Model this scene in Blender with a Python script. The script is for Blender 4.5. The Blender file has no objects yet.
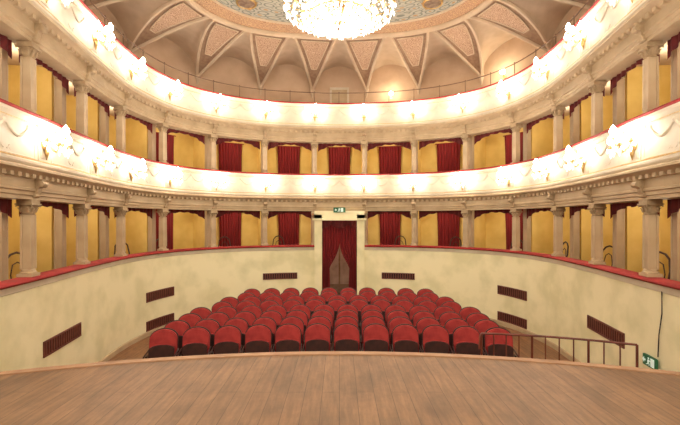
import bpy, bmesh, math, random
from mathutils import Vector, Matrix
random.seed(4)
sc=bpy.context.scene
COL=sc.collection
try:
    sc.view_settings.view_transform='Standard'
    sc.view_settings.look='None'
except Exception: pass

# ------------------------------------------------------------ curve of the horseshoe
half=[(0,12.6),(.81,12.56),(2.34,12.28),(3.63,11.6),(4.49,10.46),(4.79,8.95),(4.64,7.25),(4.38,5.67),(4.15,4.1),(4.0,2.9)]
pts=[(-x,y) for x,y in half[:0:-1]]+half
def cr(p0,p1,p2,p3,t):
    return tuple(.5*((2*b)+(-a+c)*t+(2*a-5*b+4*c-d)*t*t+(-a+3*b-3*c+d)*t**3) for a,b,c,d in zip(p0,p1,p2,p3))
dense=[]
for i in range(len(pts)-1):
    p0=pts[max(i-1,0)];p1=pts[i];p2=pts[i+1];p3=pts[min(i+2,len(pts)-1)]
    for j in range(40): dense.append(cr(p0,p1,p2,p3,j/40))
dense.append(pts[-1])
acc=[0]
for a,b in zip(dense,dense[1:]): acc.append(acc[-1]+math.dist(a,b))
mid=acc[-1]/2
import bisect
def C(s):
    L=min(max(s+mid,0),acc[-1]-1e-6)
    i=bisect.bisect_right(acc,L)-1
    t=(L-acc[i])/(acc[i+1]-acc[i])
    return (dense[i][0]+(dense[i+1][0]-dense[i][0])*t, dense[i][1]+(dense[i+1][1]-dense[i][1])*t)
def T(s):
    a=C(s-.15);b=C(s+.15);d=math.dist(a,b)
    return ((b[0]-a[0])/d,(b[1]-a[1])/d)
def P(s,off,z):
    c=C(s);t=T(s)
    return (c[0]-t[1]*off,c[1]+t[0]*off,z)
def ANG(s):
    t=T(s);return math.atan2(t[1],t[0])
SEND=12.6
BAY=1.57
def st(k): return .8+BAY*k       # pier stations
STN=[-st(k) for k in range(7,-1,-1)]+[st(k) for k in range(8)]

# ------------------------------------------------------------ materials
def new_mat(name):
    m=bpy.data.materials.new(name);m.use_nodes=True
    nt=m.node_tree;b=nt.nodes['Principled BSDF'];return m,nt,b
def mat(name,c1,c2=None,scale=6,rough=.6,metal=0,bump=0,bscale=None,detail=4,stretch=None,lo=.35,hi=.65):
    m,nt,b=new_mat(name)
    b.inputs['Roughness'].default_value=rough;b.inputs['Metallic'].default_value=metal
    if c2 is None: c2=tuple(x*.85 for x in c1)
    tc=nt.nodes.new('ShaderNodeTexCoord');mp=nt.nodes.new('ShaderNodeMapping')
    if stretch: mp.inputs['Scale'].default_value=stretch
    nt.links.new(tc.outputs['Object'],mp.inputs['Vector'])
    n=nt.nodes.new('ShaderNodeTexNoise');n.inputs['Scale'].default_value=scale;n.inputs['Detail'].default_value=detail
    nt.links.new(mp.outputs[0],n.inputs['Vector'])
    r=nt.nodes.new('ShaderNodeValToRGB')
    r.color_ramp.elements[0].position=lo;r.color_ramp.elements[1].position=hi
    r.color_ramp.elements[0].color=(*c2,1);r.color_ramp.elements[1].color=(*c1,1)
    nt.links.new(n.outputs['Fac'],r.inputs[0]);nt.links.new(r.outputs[0],b.inputs['Base Color'])
    if bump:
        n2=nt.nodes.new('ShaderNodeTexNoise');n2.inputs['Scale'].default_value=bscale or scale*4
        nt.links.new(mp.outputs[0],n2.inputs['Vector'])
        bp=nt.nodes.new('ShaderNodeBump');bp.inputs['Strength'].default_value=bump;bp.inputs['Distance'].default_value=.01
        nt.links.new(n2.outputs['Fac'],bp.inputs['Height']);nt.links.new(bp.outputs[0],b.inputs['Normal'])
    return m
def emis(name,col,strength):
    m,nt,b=new_mat(name)
    b.inputs['Base Color'].default_value=(*col,1)
    b.inputs['Emission Color'].default_value=(*col,1);b.inputs['Emission Strength'].default_value=strength
    return m
def ornament(name,ca,cb,cc,scale=9,uv=True,su=4,sv=4):
    # painted scrollwork: distorted rings over a ground, with ochre rosettes
    m,nt,b=new_mat(name);b.inputs['Roughness'].default_value=.75
    tc=nt.nodes.new('ShaderNodeTexCoord');mp=nt.nodes.new('ShaderNodeMapping')
    mp.inputs['Scale'].default_value=(su,sv,1)
    nt.links.new(tc.outputs['UV' if uv else 'Object'],mp.inputs['Vector'])
    n=nt.nodes.new('ShaderNodeTexNoise');n.inputs['Scale'].default_value=scale*.5;n.inputs['Detail'].default_value=1
    nt.links.new(mp.outputs[0],n.inputs['Vector'])
    va=nt.nodes.new('ShaderNodeMixRGB');va.blend_type='ADD';va.inputs[0].default_value=.25
    nt.links.new(mp.outputs[0],va.inputs[1]);nt.links.new(n.outputs['Color'],va.inputs[2])
    v=nt.nodes.new('ShaderNodeTexVoronoi');v.inputs['Scale'].default_value=scale;v.inputs['Randomness'].default_value=.45
    nt.links.new(va.outputs[0],v.inputs['Vector'])
    mth=nt.nodes.new('ShaderNodeMath');mth.operation='MULTIPLY';mth.inputs[1].default_value=19
    sn=nt.nodes.new('ShaderNodeMath');sn.operation='SINE'
    nt.links.new(v.outputs['Distance'],mth.inputs[0]);nt.links.new(mth.outputs[0],sn.inputs[0])
    r=nt.nodes.new('ShaderNodeValToRGB');r.color_ramp.elements[0].position=.25;r.color_ramp.elements[1].position=.6
    r.color_ramp.elements[0].color=(*ca,1);r.color_ramp.elements[1].color=(*cb,1)
    nt.links.new(sn.outputs[0],r.inputs[0])
    r2=nt.nodes.new('ShaderNodeValToRGB');r2.color_ramp.elements[0].position=.13;r2.color_ramp.elements[1].position=.18
    r2.color_ramp.elements[0].color=(1,1,1,1);r2.color_ramp.elements[1].color=(0,0,0,1)
    nt.links.new(v.outputs['Distance'],r2.inputs[0])
    mx=nt.nodes.new('ShaderNodeMixRGB');mx.inputs[2].default_value=(*cc,1)
    nt.links.new(r2.outputs[0],mx.inputs[0]);nt.links.new(r.outputs[0],mx.inputs[1])
    nt.links.new(mx.outputs[0],b.inputs['Base Color'])
    return m
def planks(name,cols,roww,length,along_y=True,rough=.45):
    m,nt,b=new_mat(name);b.inputs['Roughness'].default_value=rough
    tc=nt.nodes.new('ShaderNodeTexCoord');mp=nt.nodes.new('ShaderNodeMapping')
    if along_y: mp.inputs['Rotation'].default_value=(0,0,math.pi/2)
    nt.links.new(tc.outputs['Object'],mp.inputs['Vector'])
    br=nt.nodes.new('ShaderNodeTexBrick');br.inputs['Scale'].default_value=1
    br.inputs['Brick Width'].default_value=length;br.inputs['Row Height'].default_value=roww
    br.inputs['Mortar Size'].default_value=.0022;br.inputs['Mortar Smooth'].default_value=.3
    br.inputs['Color1'].default_value=(*cols[0],1);br.inputs['Color2'].default_value=(*cols[1],1);br.inputs['Mortar'].default_value=(*cols[2],1)
    nt.links.new(mp.outputs[0],br.inputs['Vector'])
    mp2=nt.nodes.new('ShaderNodeMapping');mp2.inputs['Scale'].default_value=(10,1.2,1) if along_y else (1.2,10,1)
    nt.links.new(tc.outputs['Object'],mp2.inputs['Vector'])
    n=nt.nodes.new('ShaderNodeTexNoise');n.inputs['Scale'].default_value=2.6;n.inputs['Detail'].default_value=9;n.inputs['Roughness'].default_value=.65
    nt.links.new(mp2.outputs[0],n.inputs['Vector'])
    n3=nt.nodes.new('ShaderNodeTexNoise');n3.inputs['Scale'].default_value=1.9;n3.inputs['Detail'].default_value=10;n3.inputs['Roughness'].default_value=.72
    nt.links.new(tc.outputs['Object'],n3.inputs['Vector'])
    def mulramp(src,prev,lo,a=.38,bb=.62):
        r=nt.nodes.new('ShaderNodeValToRGB');r.color_ramp.elements[0].position=a;r.color_ramp.elements[1].position=bb
        r.color_ramp.elements[0].color=(lo,lo,lo,1)
        nt.links.new(src,r.inputs[0])
        mx=nt.nodes.new('ShaderNodeMixRGB');mx.blend_type='MULTIPLY';mx.inputs[0].default_value=1
        nt.links.new(prev,mx.inputs[1]);nt.links.new(r.outputs[0],mx.inputs[2]);return mx.outputs[0]
    o=mulramp(n.outputs['Fac'],br.outputs['Color'],.68);o=mulramp(n3.outputs['Fac'],o,.68)
    nt.links.new(o,b.inputs['Base Color'])
    return m

M_wall=mat('cream_plaster',(.88,.81,.55),(.74,.69,.43),scale=1.8,rough=.75,detail=12,bump=.15,bscale=20,lo=.36,hi=.56)
M_white=mat('white_plaster',(.70,.62,.50),(.61,.53,.41),scale=3,rough=.6,detail=6)
M_ent=mat('beige_stone',(.54,.41,.26),(.45,.33,.20),scale=3,rough=.6,detail=3)
M_col=mat('column_marble',(.52,.39,.25),(.44,.32,.20),scale=3,rough=.5,detail=3)
M_cap=mat('capital_plaster',(.50,.37,.23),(.37,.26,.15),scale=9,rough=.6,detail=3)
M_yellow=mat('yellow_plaster',(.84,.61,.20),(.76,.53,.15),scale=3,rough=.8)
M_gal=mat('gallery_plaster',(.60,.43,.30),(.52,.36,.24),scale=2,rough=.8)
M_vault=mat('vault_plaster',(.62,.48,.35),(.54,.41,.29),scale=3,rough=.8)
M_rail2=mat('dark_bronze',(.20,.11,.06),(.14,.07,.04),scale=10,rough=.5)
M_rib=mat('rib_stucco',(.34,.22,.14),(.27,.16,.10),scale=10,rough=.7)
M_red=mat('red_velvet',(.38,.030,.028),(.27,.017,.018),scale=9,rough=.8,bump=.1,bscale=60)
M_rail=mat('red_rail_velvet',(.38,.02,.02),(.26,.01,.01),scale=4,rough=.8)
M_curt=mat('crimson_curtain',(.28,.014,.018),(.15,.007,.009),scale=5,rough=.8,stretch=(6,6,.3))
M_val=mat('dark_crimson_valance',(.15,.012,.014),(.09,.006,.008),scale=8,rough=.8)
M_dark=mat('dark_seat_wood',(.050,.014,.012),(.028,.009,.008),scale=12,rough=.4)
M_iron=mat('black_iron',(.03,.02,.018),(.02,.014,.012),scale=20,rough=.4,metal=.4)
M_gold=mat('gilt_brass',(.70,.48,.20),(.50,.32,.12),scale=20,rough=.35,metal=.8)
M_vent=mat('dark_red_grille',(.17,.04,.025),(.12,.025,.018),scale=8,rough=.5)
M_black=mat('void_black',(.012,.008,.007),(.01,.007,.006),rough=.9)
M_crys=mat('glowing_crystal_glass',(.95,.93,.9),(.85,.83,.8),scale=30,rough=.08)
_b=M_crys.node_tree.nodes['Principled BSDF'];_b.inputs['Transmission Weight'].default_value=.3;_b.inputs['Emission Color'].default_value=(1,.95,.88,1);_b.inputs['Emission Strength'].default_value=1.6  # emission put into the crystals so they imitate the white glare of the bulbs
M_bulb=emis('warm_bulb',(1,.92,.80),34)
M_green=emis('exit_green',(.012,.10,.04),.15)
M_signw=emis('sign_white',(.7,.85,.75),.3)
M_brown=mat('bentwood_dark',(.07,.025,.015),(.04,.015,.01),scale=10,rough=.35)
M_stage=planks('stage_boards',[(.33,.175,.085),(.27,.140,.066),(.07,.032,.015)],.15,3.4)
M_edge=mat('stage_edge_wood',(.44,.25,.14),(.34,.18,.10),scale=4,rough=.5)
M_floor=planks('parquet_floor',[(.36,.17,.08),(.29,.13,.06),(.08,.04,.02)],.09,1.2)
M_carpet=mat('stair_wood',(.30,.14,.07),(.22,.10,.05),scale=5,rough=.6)
M_pend=ornament('pendentive_painting',(.58,.40,.28),(.30,.165,.10),(.64,.48,.26),scale=4,su=2.5,sv=2.5)
M_ceil=ornament('painted_ceiling',(.42,.40,.34),(.19,.20,.18),(.42,.22,.09),scale=2.2,su=1.2,sv=3.5)
M_border=ornament('ceiling_border_painting',(.56,.36,.22),(.32,.17,.10),(.64,.46,.20),scale=3,su=2.5,sv=8)
M_marble=mat('vestibule_plaster',(.56,.36,.27),(.46,.28,.21),scale=3,rough=.6)

# ------------------------------------------------------------ mesh builder
class MB:
    def __init__(s,f=None): s.v=[];s.f=[];s.fn=f;s.uv=None
    def add(s,vs,fs):
        o=len(s.v)
        if s.fn: vs=[s.fn(*v) for v in vs]
        s.v+=[tuple(v) for v in vs];s.f+=[tuple(i+o for i in f) for f in fs];return s
    def box(s,x0,x1,y0,y1,z0,z1):
        return s.add([(x0,y0,z0),(x1,y0,z0),(x1,y1,z0),(x0,y1,z0),(x0,y0,z1),(x1,y0,z1),(x1,y1,z1),(x0,y1,z1)],
          [(0,3,2,1),(4,5,6,7),(0,1,5,4),(1,2,6,5),(2,3,7,6),(3,0,4,7)])
    def lathe(s,prof,n=16,c=(0,0,0),axis='z',sq=False):
        vs=[];fs=[]
        for r,z in prof:
            for i in range(n):
                a=2*math.pi*(i+.5)/n
                if sq: k=r/max(abs(math.cos(a)),abs(math.sin(a)))
                else: k=r
                x,y=k*math.cos(a),k*math.sin(a)
                vs.append((c[0]+x,c[1]+y,c[2]+z) if axis=='z' else (c[0]+x,c[1]+z,c[2]+y))
        m=len(prof)
        for j in range(m-1):
            for i in range(n):
                fs.append((j*n+i,j*n+(i+1)%n,(j+1)*n+(i+1)%n,(j+1)*n+i))
        fs.append(tuple(range(n))[::-1]);fs.append(tuple((m-1)*n+i for i in range(n)))
        return s.add(vs,fs)
    def tube(s,path,r,n=8,closed=False):
        P_=[Vector(p) for p in path];m=len(P_);vs=[];fs=[]
        up=Vector((0,0,1))
        for i,p in enumerate(P_):
            a=P_[(i-1)%m] if (closed or i>0) else p; b=P_[(i+1)%m] if (closed or i<m-1) else p
            t=(b-a).normalized()
            u=t.cross(up)
            if u.length<.05: u=t.cross(Vector((1,0,0)))
            u.normalize();w=u.cross(t).normalized()
            rr=r[i] if isinstance(r,(list,tuple)) else r
            for k in range(n):
                an=2*math.pi*k/n
                vs.append(tuple(p+u*math.cos(an)*rr+w*math.sin(an)*rr))
        for i in range(m if closed else m-1):
            j=(i+1)%m
            for k in range(n): fs.append((i*n+k,i*n+(k+1)%n,j*n+(k+1)%n,j*n+k))
        if not closed: fs.append(tuple(range(n))[::-1]);fs.append(tuple((m-1)*n+k for k in range(n)))
        return s.add(vs,fs)
    def ball(s,c,r,n=10,m=7,sz=1):
        prof=[(max(r*math.sin(math.pi*j/m),.0005),-r*sz*math.cos(math.pi*j/m)) for j in range(m+1)]
        return s.lathe(prof,n,c)
    def octa(s,c,r,h):
        x,y,z=c
        return s.add([(x+r,y,z),(x,y+r,z),(x-r,y,z),(x,y-r,z),(x,y,z+h),(x,y,z-h)],[(0,1,4),(1,2,4),(2,3,4),(3,0,4),(1,0,5),(2,1,5),(3,2,5),(0,3,5)])
    def grid(s,fn,nu,nv):
        vs=[fn(i/nu,j/nv) for j in range(nv+1) for i in range(nu+1)]
        fs=[(j*(nu+1)+i,j*(nu+1)+i+1,(j+1)*(nu+1)+i+1,(j+1)*(nu+1)+i) for j in range(nv) for i in range(nu)]
        return s.add(vs,fs)
    def extr(s,poly,y0,y1):   # poly in xz
        n=len(poly)
        vs=[(x,y0,z) for x,z in poly]+[(x,y1,z) for x,z in poly]
        fs=[tuple(range(n)),tuple(range(n,2*n))[::-1]]+[(i,n+i,n+(i+1)%n,(i+1)%n) for i in range(n)]
        return s.add(vs,fs)
    def mesh(s,name,m,smooth=30,recalc=True,uvs=None,bevel=0):
        me=bpy.data.meshes.new(name);me.from_pydata(s.v,[],s.f)
        if uvs:
            l=me.uv_layers.new(name='UVMap')
            for lp in me.loops: l.data[lp.index].uv=uvs[lp.vertex_index]
        if recalc or bevel:
            bm=bmesh.new();bm.from_mesh(me)
            if bevel:
                bmesh.ops.bevel(bm,geom=[e for e in bm.edges if len(e.link_faces)==2 and e.calc_face_angle(0)>.6],offset=bevel,segments=2,affect='EDGES',clamp_overlap=True)
            if recalc: bmesh.ops.recalc_face_normals(bm,faces=bm.faces)
            bm.to_mesh(me);bm.free()
        if smooth:
            me.polygons.foreach_set('use_smooth',[True]*len(me.polygons))
            me.set_sharp_from_angle(angle=math.radians(smooth))
        me.materials.append(m);return me
def ob(name,data,parent=None,loc=None,rz=None,label=None,cat=None,kind=None,group=None):
    o=bpy.data.objects.new(name,data);COL.objects.link(o)
    if parent: o.parent=parent
    if loc is not None: o.location=loc
    if rz is not None: o.rotation_euler=(0,0,rz)
    if label:o['label']=label
    if cat:o['category']=cat
    if kind:o['kind']=kind
    if group:o['group']=group
    return o
def copy_tree(root,loc,rz):
    n=root.copy();COL.objects.link(n);n.location=loc;n.rotation_euler=(0,0,rz)
    def rec(src,dst):
        for ch in list(src.children):
            c=ch.copy();c.parent=dst;COL.objects.link(c);rec(ch,c)
    rec(root,n);return n
def sweep(mb,prof,s0,s1,step=.14,cap=True,closed=True):
    n=max(1,int(math.ceil((s1-s0)/step)));m=len(prof)
    vs=[P(s0+(s1-s0)*i/n,o,z) for i in range(n+1) for o,z in prof];fs=[]
    for i in range(n):
        for j in range(m if closed else m-1):
            k=(j+1)%m;fs.append((i*m+j,i*m+k,(i+1)*m+k,(i+1)*m+j))
    if cap and closed: fs.append(tuple(range(m)));fs.append(tuple(n*m+j for j in range(m))[::-1])
    mb.add(vs,fs);return mb
def rect(o0,o1,z0,z1): return [(o0,z0),(o1,z0),(o1,z1),(o0,z1)]
def struct(name,mb,m,smooth=30,label=None,uvs=None,recalc=True):
    return ob(name,mb.mesh(name,m,smooth,uvs=uvs,recalc=recalc),kind='structure',label=label)

FZ=-.12
# ------------------------------------------------------------ floors
mb=MB()
poly=[P(-SEND+SEND*2*i/60,.1,0)[:2] for i in range(61)]
n=len(poly)
mb.add([(x,y,FZ) for x,y in poly]+[(x,y,FZ-.15) for x,y in poly],[tuple(range(n)),tuple(range(n,2*n))]+[(i,(i+1)%n,n+(i+1)%n,n+i) for i in range(n)])
struct('floor',mb,M_floor,label='reddish brown wooden auditorium floor')
def sy(x): return 4.40-.054*x*x
mb=MB()
xs=[-3.95+7.9*i/40 for i in range(41)]
poly=[(x,sy(x)) for x in xs]+[(3.95,2.6),(7,2.6),(7,-4),(-7,-4),(-7,2.6),(-3.95,2.6)]
n=len(poly)
mb.add([(x,y,1.25) for x,y in poly]+[(x,y,FZ) for x,y in poly],[tuple(range(n)),tuple(range(n,2*n))]+[(i,(i+1)%n,n+(i+1)%n,n+i) for i in range(n)])
struct('floor_stage',mb,M_stage,label='worn wooden plank stage with curved front edge')
mb=MB()
n=40;vs=[];fs=[]
pr=[(-.07,1.25),(-.07,1.262),(.025,1.262),(.03,1.2),(.0,1.2),(.0,1.25)]
for i,x in enumerate(xs):
    for d,z in pr: vs.append((x,sy(x)+d,z))
for i in range(n):
    for j in range(6):
        k=(j+1)%6;fs.append((i*6+j,i*6+k,(i+1)*6+k,(i+1)*6+j))
mb.add(vs,fs);struct('trim_1',mb,M_edge,label='rounded wooden nosing along the stage edge')

# ------------------------------------------------------------ lower wall
WT=1.88
for side,(a,b) in {'left':(-SEND,-.62),'right':(.62,SEND)}.items():
    mb=sweep(MB(),[(0,FZ),(.22,FZ),(.22,WT),(0,WT)],a,b)
    struct('wall_'+side,mb,M_wall,label='cream plaster parapet wall, stained and curved')
    mb=sweep(MB(),[(0.0,FZ),(-.025,FZ),(-.025,FZ+.1),(-.01,FZ+.12),(0,FZ+.12)],a,b)
    struct('baseboard_'+side,mb,M_ent)
    mb=sweep(MB(),[(.0,WT-.1),(-.02,WT-.09),(-.03,WT-.03),(-.05,WT),(.22,WT),(.22,WT-.1)],a,b)
    struct('trim_2' if side=='left' else 'trim_3',mb,M_white)
    mb=sweep(MB(),[(-.06,WT+.002),(-.085,WT+.03),(-.07,WT+.055),(-.02,WT+.065),(.16,WT+.065),(.22,WT+.05),(.23,WT+.002)],a,b)
    ob('rail_cushion',mb.mesh('rail_cushion',M_rail,60),label='red velvet cushion rail topping the cream parapet wall',cat='rail cushion',group='velvet rails of the lowest boxes')
# ------------------------------------------------------------ box shells
B0,B1=1.15,3.28   # tier one floor / ceiling
B2,B3=3.46,5.5
mb=sweep(MB(),rect(1.4,1.55,B0-.1,5.9),-SEND,-.62);sweep(mb,rect(1.4,1.55,B0-.1,5.9),.62,SEND);sweep(mb,rect(1.4,1.55,3.3,5.9),-.62,.62)
struct('wall_boxes',mb,M_yellow,label='yellow painted rear wall of the boxes')
mb=sweep(MB(),rect(.22,1.4,B0-.1,B0),-SEND,-.8);sweep(mb,rect(.22,1.4,B0-.1,B0),.8,SEND)
struct('floor_boxes_lower',mb,M_floor)
struct('floor_boxes_upper',sweep(MB(),rect(.12,1.4,B1,B2),-SEND,SEND),M_vault)
struct('ceiling_boxes_upper',sweep(MB(),rect(.12,1.4,B3,B3+.2),-SEND,SEND),M_vault)
for i,s in enumerate(STN):
    for t,(z0,z1) in enumerate([(B0 if abs(s)>1 else FZ,B1),(B2,B3)]):
        mb=MB(lambda a,o,z,s=s:P(s+a,o,z))
        mb.box(-.045,.045,.56,1.4,z0,z1)
        o=struct('wall_partition',mb,M_yellow if (abs(s)>1 or t) else M_marble,0)
# ------------------------------------------------------------ balcony fronts
def relief(s0,s1,z0,z1,off):
    mb=MB(lambda a,o,z:P(a,off-o,z))
    a=s0+.2;b=s1-.2;m=(a+b)/2
    def bar(p,q,r=.012):
        n=8;mb.tube([(p[0]+(q[0]-p[0])*i/n,.004,p[1]+(q[1]-p[1])*i/n) for i in range(n+1)],r,6)
    h0=z0+.10;h1=z1-.10
    bar((a,h0),(b,h0));bar((a,h1),(b,h1));bar((a,h0),(a,h1));bar((b,h0),(b,h1))
    zt=h1-.07
    for p,q in ((a+.12,m),(m,b-.12)):
        path=[];rr=[]
        for i in range(15):
            t=i/14;path.append((p+(q-p)*t,.004,zt-.15*math.sin(math.pi*t)));rr.append(.008+.013*math.sin(math.pi*t)+(.003 if i%2 else 0))
        mb.tube(path,rr,6)
    for c in (a+.12,m,b-.12):
        mb.lathe([(.035,-.0),(.038,.010),(.02,.018),(.012,.025),(.004,.028)],10,(c,0,zt),axis='y')
    for sg in (-1,1):
        path=[(m+sg*(.03+.10*t+.03*math.sin(7*t)),.004,h0+.05+.05*math.sin(4*t)) for t in [i/10 for i in range(11)]]
        mb.tube(path,[.012-.008*i/10 for i in range(11)],5)
    return mb
def balcony(z0,zc,z1,label):
    root=ob('balcony',None,loc=(0,12.6,z0),label=label,cat='balcony')
    inv=(0,-12.6,-z0)
    def part(n,mb,m,sm=30):
        o=ob(n,mb.mesh(n,m,sm),parent=root,loc=inv);return o
    mb=sweep(MB(),[(.0,z0),(.28,z0),(.28,zc-.01),(-.12,zc-.01),(-.17,zc-.04),(-.17,zc-.07),(-.11,zc-.10),(-.07,zc-.15),(-.03,zc-.17),(-.03,z0+.16),(-.045,z0+.15),(-.045,z0+.12),(-.02,z0+.11),(-.02,z0+.06),(0,z0+.05)],-SEND,SEND)
    nd=int(2*SEND/.15)
    for i in range(nd):
        s=-SEND+.1+i*.15
        q=MB(lambda a,o,z,s=s:P(s+a,o,z));q.box(-.035,.035,-.10,-.02,zc-.17,zc-.115)
        mb.add(q.v,q.f)
    part('entablature',mb,M_ent)
    mb=sweep(MB(),[(-.13,zc-.01),(-.15,zc+.02),(-.15,zc+.05),(-.115,zc+.07),(-.10,z1-.09),(-.12,z1-.07),(-.155,z1-.04),(-.155,z1),(.12,z1),(.12,zc-.01)],-SEND,SEND)
    part('parapet',mb,M_white)
    mb=sweep(MB(),[(-.155,z1),(-.185,z1+.015),(-.18,z1+.035),(-.14,z1+.05),(.10,z1+.05),(.14,z1+.035),(.15,z1)],-SEND,SEND)
    part('rail_cushion',mb,M_rail,60)
    part('gilt_fillet',sweep(MB(),rect(-.126,-.10,zc+.075,zc+.088),-SEND,SEND),M_gold)
    part('gilt_fillet',sweep(MB(),rect(-.120,-.09,z1-.106,z1-.093),-SEND,SEND),M_gold)
    for a,b in zip(STN,STN[1:]):
        part('relief_panel',relief(a,b,zc,z1,-.105),M_white,40)
    for s in STN:
        q=MB(lambda a,o,z,s=s:P(s+a,o,z));q.box(-.13,.13,-.125,-.08,zc+.09,z1-.1);q.box(-.10,.10,-.135,-.1,zc+.13,z1-.14)
        part('pedestal',q,M_white)
    return root
balcony(3.04,3.50,4.17,'white stucco balcony front with red rail above the lower boxes')
balcony(5.27,5.72,6.44,'white stucco gallery front with red rail above the upper boxes')

# ------------------------------------------------------------ columns
def column(H,name,label,console=True,w=.07,grp=''):
    root=ob(name,None,label=label,cat='column',group=grp)
    mb=MB();mb.box(-w*1.45,w*1.45,-w*1.45,w*1.45,0,.045)
    mb.lathe([(w*1.35,.045),(w*1.4,.06),(w*1.2,.075),(w*1.12,.08),(w*1.2,.09),(w*1.05,.105)],8,sq=True)
    ob('column_base',mb.mesh('column_base',M_col,30,bevel=.004),parent=root)
    mb=MB()
    def side():  # one recessed panel per face
        return [(-w,-w),(-w*.62,-w),(-w*.55,-w+.010),(w*.55,-w+.010),(w*.62,-w)]
    loop=[]
    for r in range(4):
        a=r*math.pi/2
        for x,y in side(): loop.append((x*math.cos(a)-y*math.sin(a),x*math.sin(a)+y*math.cos(a)))
    n=len(loop);zz=[.105,H-.21]
    vs=[(x,y,zz[0]) for x,y in loop]+[(x*.95,y*.95,zz[1]) for x,y in loop]
    mb.add(vs,[(i,(i+1)%n,n+(i+1)%n,n+i) for i in range(n)]+[tuple(range(n))[::-1],tuple(range(n,2*n))])
    ob('shaft',mb.mesh('shaft',M_col,20),parent=root)
    mb=MB();z=H-.21
    mb.lathe([(w*.95,z),(w*1.12,z+.010),(w*.97,z+.022),(w*.95,z+.04),(w*1.05,z+.075),(w*1.2,z+.115),(w*1.4,z+.13)],8,sq=True)
    for r in range(4):
        a=r*math.pi/2
        fn=lambda X,Y,Z,a=a:(X*math.cos(a)-Y*math.sin(a),X*math.sin(a)+Y*math.cos(a),Z)
        for x in (-w*.6,w*.6):
            q=MB(fn)
            q.tube([(x,-w*.98,z+.03),(x,-w*1.1,z+.06),(x,-w*1.3,z+.095),(x,-w*1.38,z+.085)],[.016,.018,.014,.006],6)
            mb.add(q.v,q.f)
        q=MB(fn)
        q.tube([(w*1.22+.018*math.cos(t),-w*1.22-.018*math.cos(t),z+.105+.018*math.sin(t)) for t in [i*.6 for i in range(9)]],.010,5)
        mb.add(q.v,q.f)
    mb.box(-w*1.6,w*1.6,-w*1.6,w*1.6,z+.132,z+.155);mb.box(-w*1.4,w*1.4,-w*1.4,w*1.4,z+.155,H-.001)
    ob('capital',mb.mesh('capital',M_cap,35),parent=root)
    if console:
        prof=[(-.02,H-.02),(-.14,H-.0),(-.20,H+.04),(-.245,H+.1),(-.25,H+.16),(-.30,H+.22),(-.31,H+.29),(-.02,H+.29)]
        prof=[(y+.1,zv) for y,zv in prof]
        n=len(prof);hw=.05
        mb=MB();mb.add([(-hw,y,zv) for y,zv in prof]+[(hw,y,zv) for y,zv in prof],[tuple(range(n)),tuple(range(n,2*n))[::-1]]+[(i,(i+1)%n,n+(i+1)%n,n+i) for i in range(n)])
        for zc_,yc,r in ((H+.22,-.185,.045),(H+.06,-.1,.03)):
            q=MB(lambda X,Y,Z:(Z,Y,X));q.lathe([(r*.6,-.06),(r,-.055),(r,.055),(r*.6,.06)],12,(zc_,yc,0));mb.add(q.v,q.f)
        ob('console',mb.mesh('console',M_cap,35),parent=root)
    return root
c1=column(3.04-(WT+.065),'column','panelled beige column with leafy capital and console on red rail',grp='columns of the lower boxes')
c2=column(5.27-4.22,'column','panelled beige column with leafy capital and console between boxes',grp='columns of the upper boxes')
for tmpl,z in ((c1,WT+.065),(c2,4.22)):
    first=True
    for s in STN:
        if first: tmpl.location=P(s,.08,z);tmpl.rotation_euler=(0,0,ANG(s));first=False
        else: copy_tree(tmpl,P(s,.08,z),ANG(s))
p1=column(B1-B0-.002,'pilaster','beige pilaster at the end of a box partition wall',console=False,w=.07,grp='pilasters inside the lower boxes')
p2=column(B3-B2-.002,'pilaster','beige pilaster at the end of a box partition wall',console=False,w=.07,grp='pilasters inside the upper boxes')
for tmpl,z in ((p1,B0),(p2,B2)):
    first=True
    for s in STN:
        if abs(s)<1 and tmpl is p1: continue
        if first: tmpl.location=P(s,.445,z+.001);tmpl.rotation_euler=(0,0,ANG(s));first=False
        else: copy_tree(tmpl,P(s,.445,z+.001),ANG(s))

# ------------------------------------------------------------ valances & box curtains
def valance_mesh(Wd):
    mb=MB()
    def f(u,v):
        x=(u-.5)*Wd
        d=.07+.20*abs(2*u-1)**2.4
        return (x,.015*math.sin(u*60),-v*d+.012*math.sin(u*34)*v)
    mb.grid(f,60,4);return mb.mesh('valance',M_val,60,recalc=False)
vm=valance_mesh(BAY-.16)
def curtain_mesh(w,h,name='curtain',m=None,waves=8,amp=.03):
    mb=MB()
    mb.grid(lambda u,v:((u-.5)*w*(1-.06*math.sin(math.pi*v)),amp*math.sin(u*waves*2*math.pi)+.01*math.sin(v*5+u*9),v*h),waves*8,6)
    mb.tube([(-w/2-.05,0,h-.01),(w/2+.05,0,h-.01)],.015,8)
    return mb.mesh(name,m or M_curt,60,recalc=False)
cm1=curtain_mesh(.76,1.92);cm2=curtain_mesh(.80,1.88)
for i,(a,b) in enumerate(zip(STN,STN[1:])):
    m=(a+b)/2
    for t in (0,1):
        if t==0 and abs(m)<.1: continue
        z=(3.04,5.27)[t]
        ob('valance',vm,loc=P(m,.25,z-.002),rz=ANG(m),label='dark crimson scalloped velvet valance across a box opening',cat='valance',group='valances of the theatre boxes')
        ob('box_curtain',(cm1,cm2)[t],loc=P(m,1.32,(B0,B2)[t]+.01),rz=ANG(m),label='crimson pleated curtain covering the box doorway',cat='curtain',group='doorway curtains of the boxes')
        L=bpy.data.lights.new('box_fill_light','POINT');L.energy=(13,12)[t];L.color=(1,.88,.64);L.shadow_soft_size=.12  # added light to brighten the yellow box walls, no fitting
        o=ob('box_fill_light',L,loc=P(m,.75,(B1,B3)[t]-.25))

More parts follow.
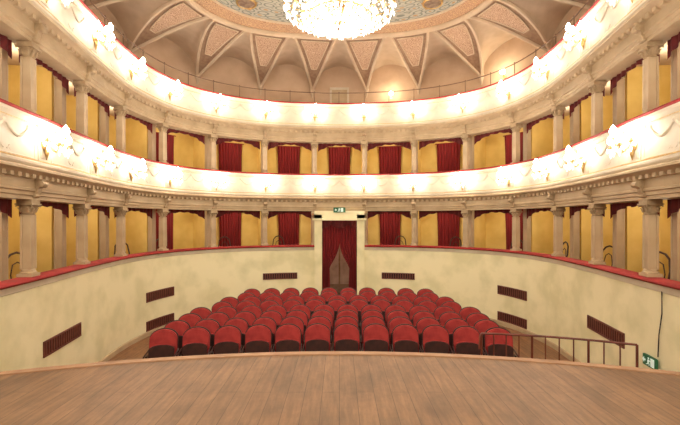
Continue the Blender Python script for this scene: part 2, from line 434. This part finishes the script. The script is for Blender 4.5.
# ------------------------------------------------------------ central doorway
mb=MB()
for sg in (-1,1):
    x0,x1=(-.8,-.56) if sg<0 else (.56,.8)
    mb.box(x0,x1,12.44,12.8,FZ,2.92)
    xm=(x0+x1)/2
    mb.box(xm-.07,xm+.07,12.42,12.44,FZ+.2,2.6)
mb.box(-.8,.8,12.44,12.8,2.74,3.04)
mb.box(-.86,.86,12.38,12.46,2.74,2.80)
struct('trim_4',mb,M_wall,0,label='white moulded door surround')
mb=MB();mb.box(-1.2,1.2,15.4,15.5,FZ,3.3)
struct('wall_vestibule_rear',mb,M_marble,0)
mb=MB();mb.box(-.9,-.8,13.7,15.4,FZ,3.3);mb.box(.8,.9,13.7,15.4,FZ,3.3)
struct('wall_vestibule_sides',mb,M_marble,0)
mb=MB();mb.box(-.9,.9,12.8,15.4,3.1,3.2);struct('ceiling_vestibule',mb,M_vault,0)
mb=MB();mb.box(-.9,.9,12.6,15.5,FZ-.06,FZ);struct('floor_vestibule',mb,M_floor,0)
root=ob('door_1',None,loc=(0,15.38,FZ),kind='structure',label='framed glazed door at the end of the vestibule')
mb=MB();mb.box(-.5,-.42,-.04,0,0,2.1);mb.box(.42,.5,-.04,0,0,2.1);mb.box(-.5,.5,-.04,0,2.02,2.12);mb.box(-.03,.03,-.05,0,0,2.05);mb.box(-.42,.42,-.03,0,.0,.35)
ob('door_frame',mb.mesh('door_frame',M_rib,0),parent=root)
mb=MB();mb.box(-.42,.42,-.015,0,.35,2.02);ob('pane',mb.mesh('pane',mat('frosted_glass',(.6,.45,.36),(.45,.32,.25),scale=4,rough=.3),0),parent=root)
L=bpy.data.lights.new('vestibule_lamp','POINT');L.energy=28;L.color=(1,.80,.64);L.shadow_soft_size=.15;ob('vestibule_lamp',L,loc=(0,14.2,2.8))
for sg in (-1,1):
    mb=MB()
    def f(u,v,sg=sg):
        z=2.84*v
        if z>1.35: t=min(1,(z-1.35)/.75);inn=.32*(1-t)**1.6
        else: t=(1.35-z)/1.35;inn=.32-.03*math.sin(t*math.pi/2)
        x=.56-(u)*(.56-inn)
        return (sg*x,.035*math.sin(u*9*math.pi*1.4+.6*v)+.01*math.sin(v*9),z)
    mb.grid(f,60,24)
    mb2=mb.mesh('door_curtain',M_curt,60,recalc=False)
    ob('door_curtain',mb2,loc=(0,12.62,FZ),label='crimson velvet curtain tied back at the central doorway',cat='curtain',group='central doorway curtains')
mb=MB();mb.grid(lambda u,v:((u-.5)*1.12,.03*math.sin(u*50)-.02,-v*(.13+.12*abs(math.sin(u*math.pi*2+math.pi/2)))),60,4)
ob('door_valance',mb.mesh('door_valance',M_val,60,recalc=False),loc=(0,12.54,2.73),label='dark crimson valance over the central doorway',cat='valance')
def exit_sign(loc,rz,w,h,label):
    r=ob('exit_sign',None,loc=loc,rz=rz,label=label,cat='sign')
    mb=MB();mb.box(-w/2,w/2,-.03,0,0,h);ob('sign_panel',mb.mesh('sign_panel',M_green,0),parent=r)
    mb=MB();y0,y1=-.036,-.031
    def q(poly): mb.extr([(x*h,z*h) for x,z in poly],y0,y1)
    q([(.25,.12),(.75,.12),(.75,.88),(.25,.88)])
    n=10;q([(-.05+.09*math.cos(2*math.pi*i/n),.78+.09*math.sin(2*math.pi*i/n)) for i in range(n)])
    q([(-.2,.62),(-.02,.66),(.08,.60),(-.04,.34),(-.18,.36)])
    q([(-.04,.38),(.10,.30),(.06,.12),(.0,.12),(.02,.26),(-.12,.34)])
    q([(-.14,.38),(-.22,.26),(-.38,.2),(-.38,.14),(-.18,.18),(-.06,.36)])
    q([(.0,.64),(.16,.50),(.20,.54),(.04,.68)])
    q([(-.95,.5),(-.7,.75),(-.7,.58),(-.5,.58),(-.5,.42),(-.7,.42),(-.7,.25)])
    ob('pictogram',mb.mesh('pictogram',M_signw,0),parent=r);return r
exit_sign((0,12.40,2.99),0,.38,.16,'green and white emergency exit sign above the curtained doorway')
for s_ in [x*.01 for x in range(900,1200)]:
    p=P(s_,0,0)
    if p[0]/p[1]>.805: break
exit_sign(P(s_,-.03,.72),ANG(s_),.28,.15,'small green emergency exit sign low on the cream wall')
mb=MB();mb.tube([P(s_+.12,-.02,.9),P(s_+.14,-.02,1.2),P(s_+.2,-.02,1.5),P(s_+.2,-.02,1.8)],.008,6)
ob('cable',mb.mesh('cable',M_iron),label='thin dark cable running up the cream wall',cat='cable')

# ------------------------------------------------------------ vents in wall
def s_for_px(px):
    t=(px-339.5)/390
    return min((x*.02 for x in range(-610,611)),key=lambda s:abs(C(s)[0]/C(s)[1]-t))
def vent(px0,px1,zc,h=.24):
    a,b=s_for_px(px0),s_for_px(px1);m=(a+b)/2
    root=ob('wall_grille',None,loc=P(m,0,zc),rz=ANG(m),label='dark red slatted ventilation grille set in the cream wall',cat='grille',group='ventilation grilles')
    M=Matrix.Translation(Vector(P(m,0,zc)))@Matrix.Rotation(ANG(m),4,'Z');Mi=M.inverted()
    fn=lambda a_,o,z:tuple(Mi@Vector(P(a_,o,z)))
    mb=MB()
    def sw(o0,o1,z0,z1,s0,s1):
        n=6
        for i in range(n):
            q=MB(fn);x0=s0+(s1-s0)*i/n;x1=s0+(s1-s0)*(i+1)/n;q.box(x0,x1,o0,o1,z0,z1);mb.add(q.v,q.f)
    sw(-.02,.0,zc-h/2,zc-h/2+.025,a,b);sw(-.02,.0,zc+h/2-.025,zc+h/2,a,b)
    sw(-.02,0,zc-h/2,zc+h/2,a,a+.025);sw(-.02,0,zc-h/2,zc+h/2,b-.025,b)
    ob('frame',mb.mesh('frame',M_vent,0),parent=root)
    mb=MB()
    k=int(abs(b-a)/.07)
    for i in range(1,k):
        x=a+(b-a)*i/k;q=MB(fn);q.box(x-.018,x+.018,-.016,.0,zc-h/2+.02,zc+h/2-.02);mb.add(q.v,q.f)
    ob('slats',mb.mesh('slats',M_vent,0),parent=root)
    mb=MB()
    sw(-.006,-.001,zc-h/2+.02,zc+h/2-.02,a+.02,b-.02)
    ob('grille_backing',mb.mesh('grille_backing',M_black,0),parent=root)
vent(263,297,.97,.2);vent(382,415,.97,.2)
vent(146,174,.84);vent(498,527,.84);vent(146,174,.13);vent(498,527,.13)
vent(43,80,.82);vent(588,625,.86)

# ------------------------------------------------------------ gallery and vault
ZG=6.44;OB=1.25;ZS=7.35;ZR=8.15;OR=-1.0;ZCR=8.2
struct('floor_gallery',sweep(MB(),rect(.12,OB,5.72,5.85),-SEND,SEND),M_vault)
def zg(t): return ZS+(ZR-ZS)*math.sin(t*math.pi/2)**.9
def og(t): return OB-.02+(OR-OB+.02)*t
HW=.5*BAY
def cellw(t): return HW*(1-.86*t**1.0)
ED=[-SEND]+STN+[SEND]
for a,b in zip(ED,ED[1:]):
    struct('wall_gallery',sweep(MB(),rect(OB,OB+.15,5.72,8.9),a,b),M_gal,label='plain beige rear wall of the top gallery')
ALL=[(a+b)/2 for a,b in zip(STN,STN[1:])]
for m in ALL:
    mbc=MB()
    def f(u,v,m=m):
        w=2*u-1;t=v
        z=zg(t)+(ZCR-zg(t))*math.sqrt(max(0,1-w*w))
        return P(m+w*cellw(t),og(t),z)
    mbc.grid(f,20,12)
    struct('ceiling_lunette_vault',mbc,M_vault,25,label='beige groined lunette vault over the gallery',recalc=False)
for k,s in enumerate(STN):
    root=ob('ceiling_pendentive',None,loc=P(s,OB-.02,ZS),kind='structure',label='painted vault pendentive with stucco ribs, tapering down to the wall')
    L0=Vector(P(s,OB-.02,ZS))
    def wd(t): return max(HW-cellw(t),.0)+.012
    mb=MB()
    def f(u,v,s=s):
        t=v;w=(2*u-1)*wd(t);x=P(s+w,og(t),zg(t)-.01);return tuple(Vector(x)-L0)
    mb.grid(f,6,16);ob('web',mb.mesh('web',M_rib,0,recalc=False),parent=root)
    mb=MB();uvs=[]
    I=.17
    def g(u,v,s=s):
        t=.36+.57*v;w=(2*u-1)*(wd(t)-I);uvs.append(((2*u-1)*(wd(t))+s*.37,v*1.6));x=P(s+w,og(t),zg(t)-.03);return tuple(Vector(x)-L0)
    mb.grid(g,6,14);ob('painted_panel',mb.mesh('painted_panel',M_pend,0,recalc=False,uvs=uvs),parent=root)
    mb=MB();loop=[]
    for i in range(13): t=.36+.57*i/12;loop.append(tuple(Vector(P(s-(wd(t)-I),og(t),zg(t)-.035))-L0))
    for i in range(13): t=.93-.57*i/12;loop.append(tuple(Vector(P(s+(wd(t)-I),og(t),zg(t)-.035))-L0))
    mb.tube(loop,.016,6,closed=True);ob('panel_moulding',mb.mesh('panel_moulding',M_vault,40),parent=root)
    for sg in (-1,1):
        mb=MB();q=[]
        for i in range(17):
            t=i/16;q.append(tuple(Vector(P(s+sg*wd(t),og(t),zg(t)-.02))-L0))
        mb.tube(q,.05,6);ob('rib',mb.mesh('rib',M_vault,40),parent=root)
    mb=MB();mb.lathe([(.02,-.28),(.04,-.2),(.06,-.12),(.07,-.08),(.09,-.03),(.09,.03),(.07,.05)],10,(0,0,0))
    ob('corbel',mb.mesh('corbel',M_vault,40),parent=root)
mb=sweep(MB(),[(OR+.05,ZR+.12),(OR+.07,ZR-.02),(OR,ZR-.05),(OR-.06,ZR-.02),(OR-.08,ZR+.03),(OR-.05,ZR+.12)],-SEND,SEND)
struct('trim_5',mb,M_vault,40,label='stucco moulding around the painted ceiling')
NS=120
def ceil(t0,t1,nt,m,name,dz=0,label=None):
    mb=MB();uvs=[]
    cen=(0,7.6)
    rim=[P(-SEND+2*SEND*i/NS,OR-.03,0)[:2] for i in range(NS+1)];rim.append(rim[0])
    vs=[];fs=[]
    for j in range(nt+1):
        t=t0+(t1-t0)*j/nt
        for i,(x,y) in enumerate(rim):
            vs.append((x+(cen[0]-x)*t,y+(cen[1]-y)*t,ZR+.06+.55*(1-(1-t)**2)+dz));uvs.append(((i-NS/2)*2*SEND/NS/BAY,t*4))
    w=len(rim)
    for j in range(nt):
        for i in range(w-1): fs.append((j*w+i,j*w+i+1,(j+1)*w+i+1,(j+1)*w+i))
    mb.add(vs,fs);struct(name,mb,m,60,label=label,uvs=uvs,recalc=False)
ceil(0,.10,3,M_border,'ceiling_border',0)
ceil(.10,1,14,M_ceil,'ceiling',0,'painted domed ceiling in blue-grey and ochre scrollwork')
mb=MB();rim=[P(-SEND+2*SEND*i/NS,OR-.03,0)[:2] for i in range(NS+1)]
mb.tube([(x*.9,y+(7.6-y)*.1,ZR+.06+.55*(1-.81)-.01) for x,y in rim],.035,6)
struct('trim_6',mb,M_vault,40)
M_med=mat('medallion_paint',(.16,.09,.06),(.30,.22,.16),scale=9)
for i,s in enumerate([-3.95,3.95,-6.8,6.8]):
    x,y=P(s,OR-.03,0)[:2];t=.20;px_,py_=x*(1-t),y+(7.6-y)*t
    root=ob('ceiling_medallion',None,loc=(px_,py_,ZR+.06+.55*(1-(1-t)**2)-.02),label='round dark painted medallion with ochre rim on the ceiling',cat='medallion',group='painted ceiling medallions')
    mb=MB();mb.lathe([(.22,-.02),(.22,.03),(.16,.04)],32);ob('painted_disc',mb.mesh('painted_disc',M_med,40),parent=root)
    mb=MB();mb.tube([(.24*math.cos(a),.24*math.sin(a),-.01) for a in [2*math.pi*j/32 for j in range(32)]],.03,6,closed=True);ob('medallion_rim',mb.mesh('medallion_rim',M_gold,40),parent=root)
root=ob('gallery_railing',None,loc=(0,12.6,ZG+.05),label='thin dark bronze guard rail on posts along the gallery parapet',cat='railing')
inv=(0,-12.6,-ZG-.05)
mb=MB();mb.tube([P(-SEND+2*SEND*i/150,.03,ZG+.42) for i in range(151)],.014,6)
ob('top_bar',mb.mesh('top_bar',M_rail2,60),parent=root,loc=inv)
for s in STN:
    for d in (0,BAY/2):
        if s+d>SEND: continue
        mb=MB();p=P(s+d,.03,0);mb.tube([(p[0],p[1],ZG+.055),(p[0],p[1],ZG+.42)],.010,6);mb.ball((p[0],p[1],ZG+.44),.02,8,5)
        ob('post',mb.mesh('post',M_rail2,60),parent=root,loc=inv)
M_glow=emis('globe_glow',(1,.85,.55),12)
def gal_lamp(px,z):
    s=s_for_px(px);root=ob('globe_lamp',None,loc=P(s,OB-.005,z),rz=ANG(s),label='glowing globe wall lamp on the gallery rear wall',cat='lamp',group='globe lamps in the gallery')
    mb=MB();mb.lathe([(.06,-.02),(.06,0)],12,(0,0,0),axis='y');mb.tube([(0,-.01,0),(0,-.08,.0),(0,-.12,.03)],.012,6);ob('bracket',mb.mesh('bracket',M_gold,40),parent=root)
    mb=MB();mb.ball((0,-.13,.10),.085,14,10);ob('globe',mb.mesh('globe',M_glow,80),parent=root)
    L=bpy.data.lights.new('globe_light','POINT');L.energy=20;L.color=(1,.85,.6);L.shadow_soft_size=.1;ob('globe_light',L,parent=root,loc=(0,-.3,.1))
gal_lamp(390,7.05);gal_lamp(482,7.15)
root=ob('gallery_door',None,loc=(0,12.6+OB-.01,5.86),label='small framed door in the gallery rear wall',cat='door')
mb=MB();mb.box(-.28,.28,-.03,0,0,1.5);ob('door_leaf',mb.mesh('door_leaf',M_ent,0),parent=root)
mb=MB();mb.box(-.34,-.27,-.05,0,0,1.55);mb.box(.27,.34,-.05,0,0,1.55);mb.box(-.34,.34,-.05,0,1.5,1.58);ob('door_frame',mb.mesh('door_frame',M_white,0),parent=root)

# ------------------------------------------------------------ sconces
def sconce():
    root=ob('wall_sconce',None,label='brass and crystal candle sconce with lit bulbs on white balcony',cat='wall lamp',group='candle sconces on the balconies')
    mb=MB();mb.lathe([(.07,.0),(.075,-.012),(.05,-.02),(.035,-.04),(.012,-.055),(.004,-.06)],16,(0,0,0),axis='y')
    mb.tube([(0,-.01,-.02),(0,-.02,-.10),(0,-.015,-.17)],[.03,.022,.004],8)
    ob('back_plate',mb.mesh('back_plate',M_gold,40),parent=root)
    ends=[(-.17,-.12,.0),(-.09,-.19,-.03),(0,-.21,.06),(.09,-.19,-.03),(.17,-.12,.0)]
    for e in ends:
        mb=MB();path=[]
        for i in range(11):
            t=i/10;path.append((e[0]*t,-.03+(e[1]+.03)*t**.8,-.07*math.sin(math.pi*t)+e[2]*t*t))
        mb.tube(path,.007,6);x,y,z=e
        mb.lathe([(.006,0),(.03,.012),(.034,.018),(.012,.02),(.011,.05),(.004,.05)],10,(x,y,z))
        arm=ob('arm',mb.mesh('arm',M_gold,40),parent=root)
        mb=MB();mb.lathe([(.010,.0),(.032,.025),(.038,.05),(.028,.08),(.005,.115)],10,(x,y,z+.05))
        ob('bulb',mb.mesh('bulb',M_bulb,80),parent=arm)
        mb=MB()
        for a in range(5):
            an=a*1.257;mb.octa((e[0]+.038*math.cos(an),e[1]+.038*math.sin(an),e[2]-.02),.012,.03)
        mb.octa((e[0],e[1],e[2]-.065),.016,.045)
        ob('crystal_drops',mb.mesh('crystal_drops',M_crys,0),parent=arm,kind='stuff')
    L=bpy.data.lights.new('sconce_light','POINT');L.energy=7.5;L.color=(1,.92,.79);L.shadow_soft_size=.08
    ob('sconce_light',L,parent=root,loc=(0,-.12,.12))
    root.scale=(1.3,1.3,1.3)
    return root
sc0=sconce();first=True
for z in (3.83,6.09):
    for s in STN:
        if first: sc0.location=P(s,-.136,z);sc0.rotation_euler=(0,0,ANG(s));first=False
        else: copy_tree(sc0,P(s,-.136,z),ANG(s))

# ------------------------------------------------------------ chandelier
CZ=6.74;CY=8.0
root=ob('chandelier',None,loc=(0,CY,CZ),label='large crystal chandelier with many lit candle bulbs hanging from ceiling',cat='chandelier')
mb=MB();mb.lathe([(.01,.0),(.05,.05),(.03,.12),(.08,.2),(.16,.28),(.10,.36),(.05,.45),(.07,.6),(.12,.7),(.05,.85),(.03,1.1),(.02,1.2)],20)
ob('stem',mb.mesh('stem',M_gold,50),parent=root)
mb=MB();zc=1.2
for i in range(12):
    z=zc+i*.07
    mb.tube([(.022*math.cos(a)*(1 if i%2 else .3),.022*math.cos(a)*(.3 if i%2 else 1),z+.045*math.sin(a)) for a in [j*math.pi/4 for j in range(8)]],.006,5,closed=True)
ob('chain',mb.mesh('chain',M_gold,50),parent=root)
rings=[(1.10,.36,22),(.74,.22,14),(.66,.66,12)]
for r,z,n in rings:
    mb=MB();mb.tube([(r*.86*math.cos(a),r*.86*math.sin(a),z-.07) for a in [2*math.pi*j/48 for j in range(48)]],.015,6,closed=True)
    ob('ring_frame',mb.mesh('ring_frame',M_gold,50),parent=root)
for r,z,n in rings:
    for k in range(n):
        a=2*math.pi*k/n+.1;ca,sa=math.cos(a),math.sin(a)
        mb=MB();path=[(ca*(.08+(r-.08)*t),sa*(.08+(r-.08)*t),z+.02-.15*math.sin(math.pi*t)) for t in [i/10 for i in range(11)]]
        mb.tube(path,.009,6);mb.lathe([(.008,0),(.04,.015),(.045,.025),(.014,.028),(.013,.08),(.004,.08)],10,(ca*r,sa*r,z))
        arm=ob('arm',mb.mesh('arm',M_gold,50),parent=root)
        mb=MB();mb.lathe([(.01,0),(.032,.03),(.034,.055),(.02,.085),(.003,.11)],8,(ca*r,sa*r,z+.08));ob('bulb',mb.mesh('bulb',M_bulb,80),parent=arm)
mb=MB()
def strand(p,q,n,sag):
    for i in range(n+1):
        t=i/n;x=[p[k]+(q[k]-p[k])*t for k in range(3)];x[2]-=sag*math.sin(math.pi*t);mb.octa(x,.016,.022)
for r,z,n in rings:
    for k in range(n):
        a=2*math.pi*k/n+.1;b=2*math.pi*(k+1)/n+.1
        strand((r*math.cos(a),r*math.sin(a),z),(r*math.cos(b),r*math.sin(b),z),9,.10)
        strand((r*math.cos(a),r*math.sin(a),z),(.1*math.cos(a),.1*math.sin(a),z+.45),12,.12)
        strand((r*math.cos(a),r*math.sin(a),z-.03),(.15*math.cos(a),.15*math.sin(a),.05),12,.06)
        for d in range(3):
            mb.octa((r*math.cos(a)+.04*math.cos(d*2.1),r*math.sin(a)+.04*math.sin(d*2.1),z-.06),.022,.06)
        mb.octa((.86*r*math.cos(b),.86*r*math.sin(b),z-.15),.028,.085)
for j in range(8):
    r=.56-.07*j;z=.14-.045*j;n=max(6,int(34*r/.5))
    for k in range(n):
        a=2*math.pi*k/n;mb.octa((r*math.cos(a),r*math.sin(a),z),.024,.05)
mb.octa((0,0,-.22),.05,.08)
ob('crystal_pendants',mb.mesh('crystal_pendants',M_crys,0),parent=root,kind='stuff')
for k0 in range(4):
    L=bpy.data.lights.new('chandelier_light','POINT');L.energy=40;L.color=(1,.88,.70);L.shadow_soft_size=.2
    ob('chandelier_light',L,parent=root,loc=(.9*math.cos(k0*math.pi/2+.7),.9*math.sin(k0*math.pi/2+.7),.3))
mb=MB();mb.lathe([(.2,0),(.22,-.03),(.14,-.06),(.06,-.09),(.02,-.12)],20);ob('ceiling_rose',mb.mesh('ceiling_rose',M_gold,40),loc=(0,7.95,8.76),label='gilt ceiling rose above the chandelier',cat='ceiling rose')

# ------------------------------------------------------------ theatre seats
def seat():
    root=ob('theatre_seat',None,label='red velvet tip-up theatre seat with rounded back, dark folded underside',cat='chair',group='theatre seats in the stalls')
    W=.225;poly=[(-W,.40),(W,.40),(W,.82)]
    for i in range(1,12):
        a=math.pi*i/12;poly.append((W*math.cos(a)*1.0,.82+.16*math.sin(a)))
    poly.append((-W,.82))
    mb=MB(lambda x,y,z:(x,y+.12+(z-.4)*.16,z));mb.extr(poly,-.035,.035)
    ob('backrest',mb.mesh('backrest',M_red,45,bevel=.018),parent=root)
    mb=MB(lambda x,y,z:(x,y+.12+(z-.4)*.16,z));mb.extr([(x*1.05,.40+(z-.40)*1.02) for x,z in poly],.036,.05)
    ob('back_shell',mb.mesh('back_shell',M_dark,45),parent=root)
    W=.205;def_=[(-W,.36),(W,.36),(W,.70)]+[(W*math.cos(math.pi*i/8),.70+.06*math.sin(math.pi*i/8)) for i in range(1,8)]+[(-W,.70)]
    s=ob('seat',None,parent=root)
    mb=MB(lambda x,y,z:(x,y+.02+(z-.4)*.10,z));mb.extr(def_,-.0,.065);ob('seat_cushion',mb.mesh('seat_cushion',M_red,45,bevel=.015),parent=s)
    mb=MB(lambda x,y,z:(x,y+.02+(z-.4)*.10,z));mb.extr([(x*.99,z) for x,z in def_],-.03,-.001);ob('seat_pan',mb.mesh('seat_pan',M_dark,45,bevel=.006),parent=s)
    for sg in (-1,1):
        mb=MB();x=sg*.241
        mb.box(x-.012,x+.012,-.03,.16,0.0,.03);mb.box(x-.011,x+.011,.02,.12,.03,.58);
        ob('leg',mb.mesh('leg',M_iron,0,bevel=.003),parent=root)
        mb=MB();mb.tube([(x,-.14,.595),(x,-.12,.62),(x,0,.63),(x,.17,.64)],[.01,.014,.015,.014],8)
        ob('armrest',mb.mesh('armrest',M_dark,60),parent=root)
    return root
t0=seat();first=True
rows=[(12,-.13),(12,-.13),(12,-.10),(12,-.08),(11,-.06),(11,-.05),(10,-.03),(10,-.02)]
for i,(cnt,off) in enumerate(rows):
    y0=6.85+.54*i
    sp=.52
    for j in range(cnt):
        x=(j-(cnt-1)/2)*sp+off
        y=y0-.035*x*x;rz=-.07*x
        if first: t0.location=(x,y,FZ);t0.rotation_euler=(0,0,rz);first=False
        else: copy_tree(t0,(x,y,FZ),rz)

# ------------------------------------------------------------ bentwood chairs in boxes
def bent():
    root=ob('bentwood_chair',None,label='dark bentwood chair with hooped back behind the box rail',cat='chair',group='bentwood chairs in the boxes')
    mb=MB();mb.lathe([(.19,.44),(.2,.45),(.2,.47),(.19,.48)],20);ob('seat',mb.mesh('seat',M_brown,40),parent=root)
    mb=MB();mb.tube([(-.18,.12,.46),(-.19,.2,.75),(-.16,.23,.95),(-.09,.245,1.03),(0,.25,1.06),(.09,.245,1.03),(.16,.23,.95),(.19,.2,.75),(.18,.12,.46)],.018,8)
    mb.tube([(-.1,.15,.46),(-.11,.2,.7),(-.07,.22,.86),(0,.225,.9),(.07,.22,.86),(.11,.2,.7),(.1,.15,.46)],.01,8);ob('backrest',mb.mesh('backrest',M_brown,60),parent=root)
    for a in range(4):
        an=math.pi/4+a*math.pi/2;mb=MB();mb.tube([(.14*math.cos(an),.14*math.sin(an),.45),(.19*math.cos(an),.19*math.sin(an),0)],[.015,.011],8);ob('leg',mb.mesh('leg',M_brown,60),parent=root)
    return root
b0=bent();first=True
for s,o_,r in [(-9.3,.62,2.6),(-8.15,.65,3.4),(-6.1,.62,2.8),(-5.0,.62,3.3),(-3.4,.62,3.1),(-9.7,.95,2.2),(3.4,.62,3.0),(5.0,.62,3.3),(6.2,.62,2.9),(7.6,.65,3.4),(8.1,.95,3.2),(9.2,.62,3.6),(1.9,.65,3.1),(-1.9,.65,3.2)]:
    if first: b0.location=P(s,o_,B0);b0.rotation_euler=(0,0,ANG(s)+r+math.pi);first=False
    else: copy_tree(b0,P(s,o_,B0),ANG(s)+r+math.pi)

# ------------------------------------------------------------ stairs + railing by the stage
def rp(t,d=0):
    x=1.83+(3.48-1.83)*t;y=5.02-.30*t*t-.16*t
    return (x,y+d)
root=ob('side_staircase',None,loc=(2.9,4.75,FZ),label='wooden steps leading from stage down to the auditorium floor',cat='stairs')
mb=MB()
for i in range(6):
    t0_,t1_=i/6,(i+1)/6
    a=rp(t0_);b=rp(t1_);h=.16*(i+1)
    X=lambda p:p[0]-2.9
    Y=lambda p,d:p[1]-4.75+d
    mb.add([(X(a),Y(a,.03),0),(X(b),Y(b,.03),0),(X(b),Y(b,.5),0),(X(a),Y(a,.5),0),(X(a),Y(a,.03),h),(X(b),Y(b,.03),h),(X(b),Y(b,.5),h),(X(a),Y(a,.5),h)],[(0,3,2,1),(4,5,6,7),(0,1,5,4),(1,2,6,5),(2,3,7,6),(3,0,4,7)])
ob('steps',mb.mesh('steps',M_carpet,0),parent=root)
root=ob('stair_railing',None,loc=(rp(.5)[0],rp(.5)[1],FZ),label='dark red iron railing with upright bars beside stage steps',cat='railing')
L0=Vector(root.location)
M_rr=mat('dark_red_iron',(.16,.035,.02),(.10,.02,.012),rough=.4)
ZT=1.29
def lp(x,y,z): return tuple(Vector((x,y,z))-L0)
mb=MB();mb.tube([lp(rp(0)[0]-.03,rp(0)[1],ZT-.2),lp(rp(0)[0]-.02,rp(0)[1],ZT-.03)]+[lp(*rp(i/20),ZT) for i in range(21)],.014,8);ob('handrail',mb.mesh('handrail',M_rr,60),parent=root)
for i in range(12):
    t=i/11;x,y=rp(t);mb=MB();mb.tube([lp(x,y,FZ),lp(x,y,ZT)],.008 if i not in (0,4,8,11) else .014,6);ob('baluster',mb.mesh('baluster',M_rr,60),parent=root)

# ------------------------------------------------------------ light & camera
w=bpy.data.worlds.new('w');sc.world=w;w.use_nodes=True
w.node_tree.nodes['Background'].inputs[0].default_value=(1,.86,.65,1);w.node_tree.nodes['Background'].inputs[1].default_value=.62
L=bpy.data.lights.new('auditorium_fill_light','AREA');L.energy=230;L.size=6;L.size_y=1.6;L.shape='RECTANGLE';L.color=(1,.87,.66);L.spread=math.radians(120)  # unseen fill added above the stage to lift auditorium brightness
o=ob('auditorium_fill_light',L,loc=(0,-1.5,5.6));o.rotation_euler=(math.radians(68),0,0)
cam=bpy.data.cameras.new('camera');cam.lens=36*390/680;cam.sensor_width=36;cam.shift_y=7.5/680;cam.shift_x=.0008;cam.clip_start=.05
co=bpy.data.objects.new('camera',cam);COL.objects.link(co);co.location=(0,0,2.75);co.rotation_euler=(math.pi/2,0,0)
sc.camera=co
